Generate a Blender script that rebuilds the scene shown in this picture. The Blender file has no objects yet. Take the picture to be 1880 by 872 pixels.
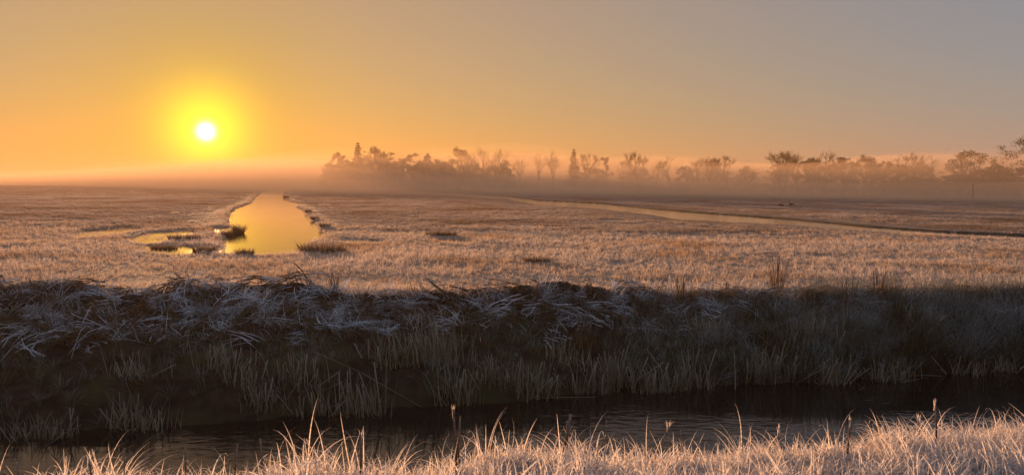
import bpy, math, random
import numpy as np
from mathutils import Vector, Matrix
R = math.radians
S = bpy.context.scene
COL = S.collection

# ------------------------------------------------------------------ camera
W, H = 1880.0, 872.0
F = (W / 2) / math.tan(R(65.0) / 2)                 # focal length in photo pixels
CAM = Vector((0, 0, 2.2))
PITCH, ROLL = math.atan(96 / F), R(0.6)
fwd = Vector((0, math.cos(PITCH), -math.sin(PITCH)))
right0 = Vector((1, 0, 0)); up0 = right0.cross(fwd)
right = right0 * math.cos(ROLL) + up0 * math.sin(ROLL)
up = -right0 * math.sin(ROLL) + up0 * math.cos(ROLL)
cd = bpy.data.cameras.new('camera'); cam = bpy.data.objects.new('camera', cd); COL.objects.link(cam)
cam.matrix_world = Matrix.Translation(CAM) @ Matrix((right, up, -fwd)).transposed().to_4x4()
cd.sensor_fit = 'HORIZONTAL'; cd.angle = R(65.0); cd.clip_start = 0.05; cd.clip_end = 12000
S.camera = cam

def ray(px, py):
    return (fwd + right * ((px - W / 2) / F) - up * ((py - H / 2) / F)).normalized()
def ground(px, py, z=0.0):
    d = ray(px, py); t = (z - CAM.z) / d.z
    return CAM.x + d.x * t, CAM.y + d.y * t

# ------------------------------------------------------------------ sky, sun, exposure
SUN = ray(378, 242)
SUN_EL = math.asin(SUN.z); SUN_AZ = math.atan2(SUN.x, SUN.y)      # azimuth from +Y towards +X
w = bpy.data.worlds.new('World'); S.world = w; w.use_nodes = True
nt = w.node_tree; N = nt.nodes; L = nt.links; N.clear()
out = N.new('ShaderNodeOutputWorld'); bg = N.new('ShaderNodeBackground'); L.new(bg.outputs[0], out.inputs[0])
bg.inputs[1].default_value = 1.0
sky = N.new('ShaderNodeTexSky'); sky.sky_type = 'NISHITA'; sky.sun_disc = False
sky.sun_elevation = SUN_EL; sky.sun_rotation = SUN_AZ
sky.air_density = 1.5; sky.dust_density = 0.2; sky.ozone_density = 4.0; sky.altitude = 0
SKY_STRENGTH = 0.05
tc = N.new('ShaderNodeTexCoord')
nrm = N.new('ShaderNodeVectorMath'); nrm.operation = 'NORMALIZE'; L.new(tc.outputs['Generated'], nrm.inputs[0])
dot = N.new('ShaderNodeVectorMath'); dot.operation = 'DOT_PRODUCT'; dot.inputs[1].default_value = SUN
L.new(nrm.outputs[0], dot.inputs[0])
ac = N.new('ShaderNodeMath'); ac.operation = 'ARCCOSINE'; L.new(dot.outputs['Value'], ac.inputs[0])
deg = N.new('ShaderNodeMath'); deg.operation = 'MULTIPLY'; deg.inputs[1].default_value = 180 / math.pi; L.new(ac.outputs[0], deg.inputs[0])
def mathn(op, a, b=None, c=None):
    n = N.new('ShaderNodeMath'); n.operation = op
    for i, v in enumerate((a, b, c)):
        if v is None: continue
        if hasattr(v, 'node'): L.new(v, n.inputs[i])
        else: n.inputs[i].default_value = v
    return n.outputs[0]
def gauss(ang, s, p=2.0):                          # exp(-(ang/s)^p)
    return mathn('EXPONENT', mathn('MULTIPLY', mathn('POWER', mathn('DIVIDE', ang, s), p), -1.0))
A = deg.outputs[0]
def scaled(colr, fac):
    m = N.new('ShaderNodeVectorMath'); m.operation = 'SCALE'
    if hasattr(colr, 'node'): L.new(colr, m.inputs[0])
    else: m.inputs[0].default_value = colr
    if hasattr(fac, 'node'): L.new(fac, m.inputs['Scale'])
    else: m.inputs['Scale'].default_value = fac
    return m.outputs[0]
def addv(a, b):
    m = N.new('ShaderNodeVectorMath'); m.operation = 'ADD'; L.new(a, m.inputs[0]); L.new(b, m.inputs[1]); return m.outputs[0]
red = N.new('ShaderNodeVectorMath'); red.operation = 'MULTIPLY'           # the low sun's surroundings lose their blue
rv = N.new('ShaderNodeCombineXYZ'); rv.inputs[0].default_value = 0.94; rv.inputs[1].default_value = 0.85
L.new(mathn('SUBTRACT', .82, mathn('MULTIPLY', gauss(A, 7.0, 1.5), .70)), rv.inputs[2])
L.new(sky.outputs[0], red.inputs[0]); L.new(rv.outputs[0], red.inputs[1])
base = scaled(red.outputs[0], SKY_STRENGTH)
glow_wide = addv(scaled((0.18, 0.088, 0.012), gauss(A, 42.0)), scaled((0.10, 0.128, 0.178), mathn('SUBTRACT', 1.0, gauss(A, 62.0))))   # thin high veil, bluer away from the sun
glow_mid = scaled((0.75, 0.50, 0.0), gauss(A, 2.3, 1.7))   # the sun's aureole in the moist air
disc = scaled((9.0, 8.0, 6.5), gauss(A, 0.25, 1.25))
sz = N.new('ShaderNodeSeparateXYZ'); L.new(nrm.outputs[0], sz.inputs[0])
low_haze = scaled((0.050, 0.030, 0.016), gauss(mathn('MAXIMUM', sz.outputs[2], 0.0), 0.13, 1.2))      # warm air along the whole horizon
tot = addv(addv(addv(addv(base, glow_wide), low_haze), glow_mid), disc)
L.new(tot, bg.inputs[0])
sd_ = bpy.data.lights.new('sun', 'SUN'); sd_.energy = 5.0; sd_.angle = R(0.5); sd_.color = (1.0, 0.49, 0.21)
so = bpy.data.objects.new('sun', sd_); COL.objects.link(so)
so.rotation_euler = (-SUN).to_track_quat('-Z', 'Y').to_euler(); so.location = (0, -10, 60)
vs = S.view_settings; vs.view_transform = 'Standard'; vs.look = 'None'; vs.exposure = 1.05; vs.gamma = 1.0; vs.use_curve_mapping = False
cy = S.cycles
cy.use_denoising = True; cy.max_bounces = 6; cy.diffuse_bounces = 3; cy.glossy_bounces = 3; cy.transmission_bounces = 3
cy.volume_bounces = 3; cy.transparent_max_bounces = 16; cy.sample_clamp_indirect = 6.0; cy.caustics_reflective = False; cy.caustics_refractive = False

# ------------------------------------------------------------------ numeric helpers
def _hash(ix, iy, seed):
    h = (ix.astype(np.int64) * 374761393 + iy.astype(np.int64) * 668265263 + seed * 1442695041) & 0x7fffffff
    h = ((h ^ (h >> 13)) * 1274126177) & 0x7fffffff
    h = ((h ^ (h >> 16)) * 461845907) & 0x7fffffff
    return ((h ^ (h >> 15)) & 0xffff) / 65535.0
def vnoise(x, y, seed=0):
    x = np.asarray(x, float); y = np.asarray(y, float)
    ix = np.floor(x); iy = np.floor(y); fx = x - ix; fy = y - iy
    fx = fx * fx * (3 - 2 * fx); fy = fy * fy * (3 - 2 * fy)
    a = _hash(ix, iy, seed); b = _hash(ix + 1, iy, seed); c = _hash(ix, iy + 1, seed); d = _hash(ix + 1, iy + 1, seed)
    return (a * (1 - fx) + b * fx) * (1 - fy) + (c * (1 - fx) + d * fx) * fy
def fbm(x, y, seed=0, octv=4):
    s = 0; a = 0.5; t = 0
    for o in range(octv):
        s = s + a * vnoise(x * 2 ** o, y * 2 ** o, seed + o * 17); t += a; a *= 0.5
    return s / t - 0.5                               # about -0.5 .. 0.5
def sstep(a, b, x):
    t = np.clip((x - a) / (b - a), 0, 1); return t * t * (3 - 2 * t)
def poly_sd(px, py, pts):
    """signed distance to polygon, negative inside"""
    pts = np.array(pts, float); n = len(pts)
    d = np.full(px.shape, 1e9); inside = np.zeros(px.shape, bool)
    for i in range(n):
        a = pts[i]; b = pts[(i + 1) % n]; e = b - a
        t = np.clip(((px - a[0]) * e[0] + (py - a[1]) * e[1]) / (e @ e + 1e-12), 0, 1)
        d = np.minimum(d, np.hypot(px - a[0] - t * e[0], py - a[1] - t * e[1]))
        c = ((a[1] > py) != (b[1] > py))
        xx = a[0] + (py - a[1]) / (b[1] - a[1] + 1e-12) * e[0]
        inside ^= c & (px < xx)
    return np.where(inside, -d, d)
def line_d(px, py, pts, ws):
    """distance to polyline minus local half width"""
    d = np.full(px.shape, 1e9)
    pts = np.array(pts, float)
    for i in range(len(pts) - 1):
        a = pts[i]; b = pts[i + 1]; e = b - a
        t = np.clip(((px - a[0]) * e[0] + (py - a[1]) * e[1]) / (e @ e), 0, 1)
        wv = ws[i] * (1 - t) + ws[i + 1] * t
        d = np.minimum(d, np.hypot(px - a[0] - t * e[0], py - a[1] - t * e[1]) - wv)
    return d

# ------------------------------------------------------------------ lie of the land
ZW = -1.08                                           # water level of the near ditch
ZM = -0.08                                          # water level in the meadow
def curve(pix, z):
    p = sorted(ground(a, b, z) for a, b in pix); p = np.array(p)
    s0 = (p[1, 1] - p[0, 1]) / (p[1, 0] - p[0, 0]); s1 = (p[-1, 1] - p[-2, 1]) / (p[-1, 0] - p[-2, 0])
    def f(x):
        x = np.asarray(x, float)
        y = np.interp(x, p[:, 0], p[:, 1])
        y = np.where(x < p[0, 0], p[0, 1] + (x - p[0, 0]) * s0 * .5, y)
        return np.where(x > p[-1, 0], p[-1, 1] + (x - p[-1, 0]) * s1 * .5, y)
    return f
y_far_top = curve([(0, 543), (300, 545), (600, 548), (900, 549), (1200, 545), (1500, 541), (1880, 544)], 0.0)
y_far_wat = curve([(0, 800), (250, 784), (500, 768), (700, 750), (950, 735), (1150, 718), (1430, 706), (1650, 692), (1880, 676)], ZW)
y_near_cr = curve([(0, 924), (300, 908), (600, 886), (940, 862), (1300, 840), (1600, 826), (1880, 800)], 0.3)

STREAM = [ground(a, b, ZM) for a, b in [(412, 462), (414, 440), (422, 415), (421, 395), (432, 384), (462, 373), (470, 362), (482, 353), (490, 347.5),
          (518, 347.5), (523, 353), (521, 362), (535, 374), (556, 388), (575, 407), (598, 432), (585, 438), (556, 450), (560, 464), (520, 467), (450, 468)]]
POOLS = [[(240, 440), (290, 427), (345, 423), (352, 430), (330, 434), (275, 447)], [(396, 419), (425, 420), (418, 430), (398, 429)],
         [(145, 432), (170, 424), (235, 418), (250, 423), (200, 431), (165, 437)],
         [(258, 452), (310, 452), (358, 455), (362, 463), (320, 465), (280, 462)],
         [(518, 368), (545, 373), (590, 377), (592, 380), (548, 379), (530, 376)],
         [(800, 441), (830, 439), (856, 446), (850, 449), (815, 446)],
         [(640, 441), (690, 443), (695, 446), (650, 446)]]
POOLS = [[ground(a, b, ZM) for a, b in p] for p in POOLS]
CH_A = [ground(a, b, ZM) for a, b in [(750, 351.3), (860, 356.0), (930, 361.0), (990, 368.5), (1100, 374.0), (1195, 384), (1300, 392.5), (1430, 401.5), (1600, 417.5), (1740, 427.5), (1880, 433.5), (2060, 443),
        (2060, 449), (1880, 440.5), (1740, 435.5), (1600, 426.5), (1430, 413), (1300, 406.5), (1250, 404.5), (1195, 396), (1100, 384.5), (990, 377.5), (930, 366.5), (860, 362.5), (750, 355.5)]]
CH_B = [ground(a, b, ZM) for a, b in [(1330, 375), (1540, 382.5), (1680, 390.5), (1790, 396), (2000, 404)]]
CH_Bw = [0.3, 0.5, 0.7, 0.35, 0.3]
CH_C = [ground(a, b, ZM) for a, b in [(1500, 371), (1700, 378), (1880, 385), (2000, 388)]]
CH_Cw = [0.35, 0.35, 0.4, 0.4]
CH_D = [ground(a, b, ZM) for a, b in [(1340, 364), (1600, 369), (1880, 376)]]
CH_Dw = [0.6, 0.6, 0.6]
CHX = [CH_A, CH_B, CH_C, CH_D]

def meadow(x, y):
    """height of the meadow without the near ditch; x, y arrays"""
    d = np.hypot(x, y)
    h = 0.07 * fbm(x * .35, y * .35, 3) + 0.06 * fbm(x * .06, y * .06, 9, 3) + 0.01
    h = h * np.clip(1.0 - (d - 300) / 300, 0.2, 1)
    jit = 0.5 * fbm(x * .9, y * .9, 21, 3)
    m = (x > -80) & (x < 4) & (y > 17) & (y < 330)
    if m.any():
        xs, ys = x[m], y[m]; j = jit[m] * np.clip(ys / 40, .6, 3)
        s = poly_sd(xs, ys, STREAM) + j * 0.35
        cut = 0.34 * (1 - sstep(-0.45, 0.25, s))
        lip = 0.02 * np.exp(-((s - 0.7) / 0.6) ** 2)
        for p in POOLS:
            sp = poly_sd(xs, ys, p) + j * .8
            cut = np.maximum(cut, (0.17 + .20 * fbm(xs * 1.6, ys * 1.1, 33, 3)) * (1 - sstep(-0.2, 0.6, sp)))
            lip = lip * sstep(0, 1.0, sp)
        marsh = np.exp(-(((xs + 8.5) / 4.5) ** 2 + ((ys - 28) / 6.5) ** 2))
        hm = h[m] - 0.09 * marsh
        h[m] = hm - cut + lip
    m = (x > -40) & (x < 60) & (y > 24) & (y < 260)
    if m.any():
        xs, ys = x[m], y[m]; s = poly_sd(xs, ys, CH_A) + jit[m] * .55
        # the bank beyond the water stands higher
        beyond = (poly_sd(xs - 1.0, ys - .5, CH_A) < poly_sd(xs + 1.0, ys + .5, CH_A))
        h[m] += np.where(beyond, .01, -.03) * np.exp(-((s - 0.5) / 0.7) ** 2) - .34 * (1 - sstep(-0.45, 0.1, s))
    for pts, ws, dep, lp in ((CH_B, CH_Bw, .33, .10), (CH_C, CH_Cw, .25, .10), (CH_D, CH_Dw, .25, .10)):
        P = np.array(pts); m = (x > P[:, 0].min() - 8) & (x < P[:, 0].max() + 8) & (y > P[:, 1].min() - 8) & (y < P[:, 1].max() + 8)
        if m.any():
            s = line_d(x[m], y[m], pts, ws) + jit[m] * .7
            h[m] += lp * np.exp(-((s - 0.9) / 0.8) ** 2) - dep * (1 - sstep(-0.35, 0.22, s))
    return h
def height(x, y):
    x = np.atleast_1d(np.asarray(x, float)).copy(); y = np.atleast_1d(np.asarray(y, float)).copy()
    h = meadow(x, y)
    yt = y_far_top(x) + 0.9 * fbm(x * .5, x * 0, 41) + .35 * fbm(x * 1.9, y * .8, 43)
    yw = y_far_wat(x) + 0.5 * fbm(x * .8, x * 0, 47)
    yc = y_near_cr(x) + 0.35 * fbm(x * .9, x * 0, 51)
    # spoil ridge of sods along the top of the far bank
    rid = np.exp(-((y - yt - 0.25) / 0.55) ** 2) * (0.13 + 0.5 * np.clip(fbm(x * .8, y * .9, 61, 3), -.15, .4))
    rid *= 0.35 + 0.65 * sstep(7.5, 2.5, x)
    h = h + rid
    u = np.clip((y - yw) / (yt - yw), 0, 1)          # 0 at water, 1 at top
    prof = np.interp(u, [0, .10, .30, .55, .8, 1.0], [0, .30, .52, .72, .90, 1.0])
    lump = 0.5 * fbm(x * 1.3, y * 1.6, 71, 4) * np.sin(np.pi * np.clip(u * .9 + .05, 0, 1)) + .10 * fbm(x * 5, y * 5, 73, 2) * (u > .02)
    hb = (ZW - 0.06) + (h - ZW + .06) * prof + lump * (y < yt)
    h = np.where(y < yt, hb, h)
    bed = ZW - 0.06 - 0.5 * sstep(0, 1.2, yw - y)
    h = np.where(y < yw, bed, h)
    # near bank
    nb = 0.30 + 0.10 * sstep(0, 4, yc - y) + 0.12 * fbm(x * 1.1, y * 1.1, 81, 3)
    v = np.clip((y - yc) / 1.7, 0, 1)
    hn = nb * (1 - v) + (ZW - .5) * v ** 1.15
    h = np.where(y < yc + 1.7, hn, h)
    return h
def ground_z(x, y):
    return float(height([x], [y])[0])

# ------------------------------------------------------------------ materials
def new_mat(name):
    m = bpy.data.materials.new(name); m.use_nodes = True; m.node_tree.nodes.clear(); return m, m.node_tree.nodes, m.node_tree.links
def mixc(n, l, a, b, f):
    m = n.new('ShaderNodeMix'); m.data_type = 'RGBA'
    for i, v in ((6, a), (7, b)):
        if hasattr(v, 'node'): l.new(v, m.inputs[i])
        else: m.inputs[i].default_value = (*v, 1)
    if hasattr(f, 'node'): l.new(f, m.inputs[0])
    else: m.inputs[0].default_value = f
    return m.outputs[2]
def ramp(n, l, v, lo, hi):
    r = n.new('ShaderNodeMapRange'); r.interpolation_type = 'SMOOTHSTEP'
    l.new(v, r.inputs[0]); r.inputs[1].default_value = lo; r.inputs[2].default_value = hi; return r.outputs[0]
def mul(n, l, a, b):
    m = n.new('ShaderNodeMath'); m.operation = 'MULTIPLY'
    for i, v in enumerate((a, b)):
        if hasattr(v, 'node'): l.new(v, m.inputs[i])
        else: m.inputs[i].default_value = v
    return m.outputs[0]
def noise(n, l, scale, detail=4, vec=None):
    t = n.new('ShaderNodeTexNoise'); t.inputs['Scale'].default_value = scale; t.inputs['Detail'].default_value = detail
    if vec is None:
        g = n.new('ShaderNodeNewGeometry'); vec = g.outputs['Position']
    l.new(vec, t.inputs['Vector']); return t.outputs['Fac']
def grass_mat(name, straw, straw2, frost, lo, hi, amount, trans=0.45, patch=None, pr=(.28, .58)):
    """straw-coloured blade with rime, thicker towards the tip"""
    m, n, l = new_mat(name)
    o = n.new('ShaderNodeOutputMaterial')
    at = n.new('ShaderNodeAttribute'); at.attribute_name = 'along'
    oi = n.new('ShaderNodeObjectInfo')
    rnd = n.new('ShaderNodeAttribute'); rnd.attribute_name = 'tone'
    c = mixc(n, l, straw, straw2, rnd.outputs['Fac'])
    g = n.new('ShaderNodeNewGeometry')
    ns = noise(n, l, 60, 2, g.outputs['Position'])
    f = mul(n, l, ramp(n, l, at.outputs['Fac'], lo, hi), amount)
    f = mul(n, l, f, ramp(n, l, ns, .25, .6))
    if patch:
        pn = noise(n, l, patch, 3, g.outputs['Position']); f = mul(n, l, f, ramp(n, l, pn, *pr))
    c = mixc(n, l, c, frost, f)
    d = n.new('ShaderNodeBsdfDiffuse'); t = n.new('ShaderNodeBsdfTranslucent'); ms = n.new('ShaderNodeMixShader')
    l.new(c, d.inputs[0]); l.new(c, t.inputs[0]); ms.inputs[0].default_value = trans
    l.new(d.outputs[0], ms.inputs[1]); l.new(t.outputs[0], ms.inputs[2]); l.new(ms.outputs[0], o.inputs[0])
    return m
def plain_mat(name, c1, c2, scale, rough=.9, bump=0.3, bscale=None):
    m, n, l = new_mat(name)
    o = n.new('ShaderNodeOutputMaterial'); b = n.new('ShaderNodeBsdfPrincipled'); l.new(b.outputs[0], o.inputs[0])
    f = noise(n, l, scale, 5); l.new(mixc(n, l, c1, c2, ramp(n, l, f, .35, .65)), b.inputs['Base Color'])
    b.inputs['Roughness'].default_value = rough
    b.inputs['Specular IOR Level'].default_value = 0.2
    if bump:
        bp = n.new('ShaderNodeBump'); bp.inputs['Strength'].default_value = bump; bp.inputs['Distance'].default_value = .03
        l.new(noise(n, l, bscale or scale * 4, 4), bp.inputs['Height']); l.new(bp.outputs[0], b.inputs['Normal'])
    return m
def water_mat(name, col, rough, wave, scale, stretch=(1, 1, 1)):
    m, n, l = new_mat(name)
    o = n.new('ShaderNodeOutputMaterial'); b = n.new('ShaderNodeBsdfPrincipled'); l.new(b.outputs[0], o.inputs[0])
    b.inputs['Base Color'].default_value = (*col, 1); b.inputs['IOR'].default_value = 1.33; b.inputs['Roughness'].default_value = rough
    b.inputs['Specular IOR Level'].default_value = 0.5
    g = n.new('ShaderNodeNewGeometry'); mp = n.new('ShaderNodeMapping'); mp.inputs['Scale'].default_value = stretch
    l.new(g.outputs['Position'], mp.inputs[0])
    bp = n.new('ShaderNodeBump'); bp.inputs['Distance'].default_value = .02
    l.new(mul(n, l, ramp(n, l, noise(n, l, .45, 3, mp.outputs[0]), .36, .62), wave), bp.inputs['Strength'])      # calm and ruffled patches
    l.new(noise(n, l, scale, 4, mp.outputs[0]), bp.inputs['Height']); l.new(bp.outputs[0], b.inputs['Normal'])
    return m
FROST = (0.86, 0.86, 0.89)
M_FIELD = grass_mat('rimed meadow grass', (.37, .24, .135), (.56, .40, .25), FROST, .05, .85, .82, .64, .25, (.26, .56))
M_FIELD_SHADED = grass_mat('far meadow grass with painted shade', (.15, .10, .065), (.28, .20, .135), FROST, .2, 1.0, .66, .55, .12)  # darker meadow grass: shaded sides of distant blades put into its colour
M_NEAR = grass_mat('rimed verge grass', (.42, .30, .19), (.64, .50, .36), FROST, -.2, .6, .95, .7, None)
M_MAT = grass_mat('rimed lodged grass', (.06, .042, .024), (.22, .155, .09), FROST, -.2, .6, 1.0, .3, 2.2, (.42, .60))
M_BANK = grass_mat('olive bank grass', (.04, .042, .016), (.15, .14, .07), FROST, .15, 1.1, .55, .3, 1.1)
M_REED = grass_mat('dead reed', (.13, .10, .055), (.42, .33, .20), FROST, .5, 1.4, .25, .25, None)
M_SEDGE = grass_mat('brown sedge', (.10, .055, .025), (.24, .14, .06), FROST, .3, 1.3, .35, .4, None)
M_PEAT = plain_mat('peat sod', (.018, .012, .008), (.05, .032, .02), 6, .95, .6)
M_BARK = plain_mat('dark bark', (.05, .04, .03), (.09, .075, .06), 8, .9, .3)
M_TWIG = plain_mat('bare twigs', (.06, .045, .035), (.10, .075, .055), 3, .9, 0)
M_NEEDLE = plain_mat('dark needles', (.025, .035, .018), (.05, .06, .03), 2, .9, 0)
M_LEAF = plain_mat('dull evergreen leaves', (.035, .04, .018), (.07, .06, .03), 1.5, .9, 0)
M_POST = plain_mat('weathered post wood', (.06, .05, .04), (.12, .10, .08), 5, .9, .3)
M_BIRD = plain_mat('dark plumage', (.02, .018, .016), (.05, .045, .04), 20, .7, 0)
M_BIRDL = plain_mat('pale plumage', (.25, .23, .2), (.35, .33, .3), 20, .7, 0)
M_BILL = plain_mat('horn bill', (.2, .1, .04), (.25, .14, .06), 20, .5, 0)
M_DITCH = water_mat('dark ditch water', (.010, .008, .006), .05, .6, 4.0, (1, 1.8, 1))
M_CHANNEL = water_mat('rippled channel water', (.02, .016, .012), .07, .6, 3.0, (.8, 2.2, 1))
M_STREAM = water_mat('still meadow water', (.02, .016, .012), .09, .16, 3.0, (.8, 2.2, 1))

def ground_mat():
    m, n, l = new_mat('frozen meadow soil')
    o = n.new('ShaderNodeOutputMaterial'); b = n.new('ShaderNodeBsdfPrincipled'); l.new(b.outputs[0], o.inputs[0])
    b.inputs['Roughness'].default_value = .95; b.inputs['Specular IOR Level'].default_value = .1
    at = n.new('ShaderNodeAttribute'); at.attribute_name = 'peat'
    straw = mixc(n, l, (.13, .08, .04), (.30, .20, .11), ramp(n, l, noise(n, l, .5, 6), .35, .65))
    straw = mixc(n, l, straw, (.55, .50, .47), mul(n, l, ramp(n, l, noise(n, l, 9, 6), .40, .66), .6))
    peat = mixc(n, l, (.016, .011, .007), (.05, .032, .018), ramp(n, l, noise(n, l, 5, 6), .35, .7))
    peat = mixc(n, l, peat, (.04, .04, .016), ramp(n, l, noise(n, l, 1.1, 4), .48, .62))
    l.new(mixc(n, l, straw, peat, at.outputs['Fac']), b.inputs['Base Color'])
    bp = n.new('ShaderNodeBump'); bp.inputs['Strength'].default_value = .7; bp.inputs['Distance'].default_value = .06
    l.new(noise(n, l, 7, 7), bp.inputs['Height']); l.new(bp.outputs[0], b.inputs['Normal'])
    return m

# ------------------------------------------------------------------ mesh helpers
def mesh_np(name, V, faces_quads=None, faces_tris=None, mat=None, attrs=None, smooth=False):
    me = bpy.data.meshes.new(name)
    V = np.asarray(V, np.float32); fq = np.zeros((0, 4), np.int32) if faces_quads is None else np.asarray(faces_quads, np.int32)
    ft = np.zeros((0, 3), np.int32) if faces_tris is None else np.asarray(faces_tris, np.int32)
    me.vertices.add(len(V)); me.vertices.foreach_set('co', V.ravel())
    nl = fq.size + ft.size; me.loops.add(nl)
    me.loops.foreach_set('vertex_index', np.concatenate([fq.ravel(), ft.ravel()]).astype(np.int32))
    me.polygons.add(len(fq) + len(ft))
    st = np.concatenate([np.arange(len(fq)) * 4, fq.size + np.arange(len(ft)) * 3]).astype(np.int32)
    me.polygons.foreach_set('loop_start', st)
    for k, v in (attrs or {}).items():
        a = me.attributes.new(k, 'FLOAT', 'POINT'); a.data.foreach_set('value', np.asarray(v, np.float32))
    if mat: me.materials.append(mat)
    me.update(calc_edges=True)
    me.polygons.foreach_set('use_smooth', np.full(len(me.polygons), smooth))
    return me
def put(name, me, parent=None, loc=(0, 0, 0), **props):
    o = bpy.data.objects.new(name, me); COL.objects.link(o); o.location = loc
    if parent: o.parent = parent
    for k, v in props.items(): o[k] = v
    return o
def empty(name, loc, label, cat, group=None):
    o = bpy.data.objects.new(name, None); COL.objects.link(o); o.location = loc; o.empty_display_size = .2
    o['label'] = label; o['category'] = cat
    if group: o['group'] = group
    return o
class MB:
    """collects tubes and strips with 'along' and 'tone' values"""
    def __init__(s): s.V = []; s.Q = []; s.T = []; s.a = []; s.t = []; s.n = 0
    def add(s, V, Q, T, a, t):
        V = np.asarray(V, float)
        s.V.append(V); s.a.append(np.asarray(a, float)); s.t.append(np.asarray(t, float))
        if Q is not None and len(Q): s.Q.append(np.asarray(Q) + s.n)
        if T is not None and len(T): s.T.append(np.asarray(T) + s.n)
        s.n += len(V)
    def tube(s, pts, rad, k=5, tone=.5, cap=True):
        P = np.asarray(pts, float); m = len(P); V = []; a = []
        d = P[-1] - P[0]; d = d / (np.linalg.norm(d) + 1e-9)
        ref = np.array([0, 0, 1.]) if abs(d[2]) < .9 else np.array([1., 0, 0])
        u = np.cross(d, ref); u /= np.linalg.norm(u); v = np.cross(d, u)
        ang = np.arange(k) * 2 * math.pi / k
        ring = np.cos(ang)[:, None] * u + np.sin(ang)[:, None] * v
        for i in range(m):
            V.append(P[i] + ring * rad[i]); a += [i / (m - 1)] * k
        V = np.concatenate(V); Q = []
        for i in range(m - 1):
            for j in range(k):
                Q.append((i * k + j, i * k + (j + 1) % k, (i + 1) * k + (j + 1) % k, (i + 1) * k + j))
        T = []
        if cap:
            V = np.concatenate([V, [P[-1]]]); a.append(1.0)
            T = [((m - 1) * k + j, (m - 1) * k + (j + 1) % k, len(V) - 1) for j in range(k)]
        s.add(V, Q, T, a, np.full(len(V), tone))
    def mesh(s, name, mat, smooth=True):
        return mesh_np(name, np.concatenate(s.V), np.concatenate(s.Q) if s.Q else None, np.concatenate(s.T) if s.T else None, mat,
                       {'along': np.concatenate(s.a), 'tone': np.concatenate(s.t)}, smooth)

def blades(rng, bx, by, hgt, wid, lean, droop, heading, segs=3, blunt=False, bz=None):
    """vectorised curved blades; every argument is an array of n"""
    n = len(bx); s = np.linspace(0, 1, segs + 1)
    th = lean[:, None] + droop[:, None] * (s[None, :] ** 1.6)         # angle from the vertical along the blade
    ds = 1.0 / segs
    r = np.concatenate([np.zeros((n, 1)), np.cumsum(np.sin((th[:, 1:] + th[:, :-1]) / 2) * ds, 1)], 1) * hgt[:, None]
    z = np.concatenate([np.zeros((n, 1)), np.cumsum(np.cos((th[:, 1:] + th[:, :-1]) / 2) * ds, 1)], 1) * hgt[:, None]
    cx = bx[:, None] + r * np.cos(heading)[:, None]; cyy = by[:, None] + r * np.sin(heading)[:, None]
    if bz is not None: z = z + bz[:, None]
    tw = heading + math.pi / 2 + rng.normal(0, .5, n)
    prof = (1 - 0.25 * s) if blunt else (1 - s ** 2 * .92)
    wx = np.cos(tw)[:, None] * wid[:, None] * prof / 2; wy = np.sin(tw)[:, None] * wid[:, None] * prof / 2
    Lf = np.stack([cx - wx, cyy - wy, z], -1); Rt = np.stack([cx + wx, cyy + wy, z], -1)
    V = np.stack([Lf, Rt], 2).reshape(-1, 3)                           # n*(segs+1)*2
    k = (segs + 1) * 2
    b = (np.arange(n) * k)[:, None] + (np.arange(segs) * 2)[None, :]
    Q = np.stack([b, b + 1, b + 3, b + 2], -1).reshape(-1, 4)
    al = np.tile(np.repeat(s, 2), n); tn = np.repeat(rng.random(n), k)
    return V, Q, al, tn
def tuft_mesh(name, seed, mat, n, rad, h, wid, lean, droop, segs=3, blunt=False, size=None, hsig=.25, dirbias=None):
    rng = np.random.default_rng(seed)
    if size:                                                          # a patch with many tufts
        c = rng.uniform(-size / 2, size / 2, (max(1, int(n / 9)), 2)); k = rng.integers(0, len(c), n)
        bx = c[k, 0] + rng.normal(0, rad, n); by = c[k, 1] + rng.normal(0, rad, n)
        hd = np.arctan2(by - c[k, 1], bx - c[k, 0]) + rng.normal(0, .6, n)
        hs = rng.uniform(.6, 1.25, len(c))[k]
    else:
        a = rng.uniform(0, 2 * math.pi, n); rr = rad * np.sqrt(rng.random(n))
        bx = rr * np.cos(a); by = rr * np.sin(a); hd = a + rng.normal(0, .7, n); hs = 1.0
    if dirbias is not None: hd = np.where(rng.random(n) < .75, dirbias + rng.normal(0, .55, n), hd)
    hg = np.clip(h * hs * (1 + hsig * rng.normal(0, 1, n)), h * .25, h * 1.9)
    ln = np.abs(rng.normal(lean, lean * .6 + .05, n)); dr = np.abs(rng.normal(droop, droop * .5 + .02, n))
    V, Q, al, tn = blades(rng, bx, by, hg, wid * rng.uniform(.6, 1.3, n), ln, dr, hd, segs, blunt)
    return mesh_np(name, V, Q, None, mat, {'along': al, 'tone': tn})

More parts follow.
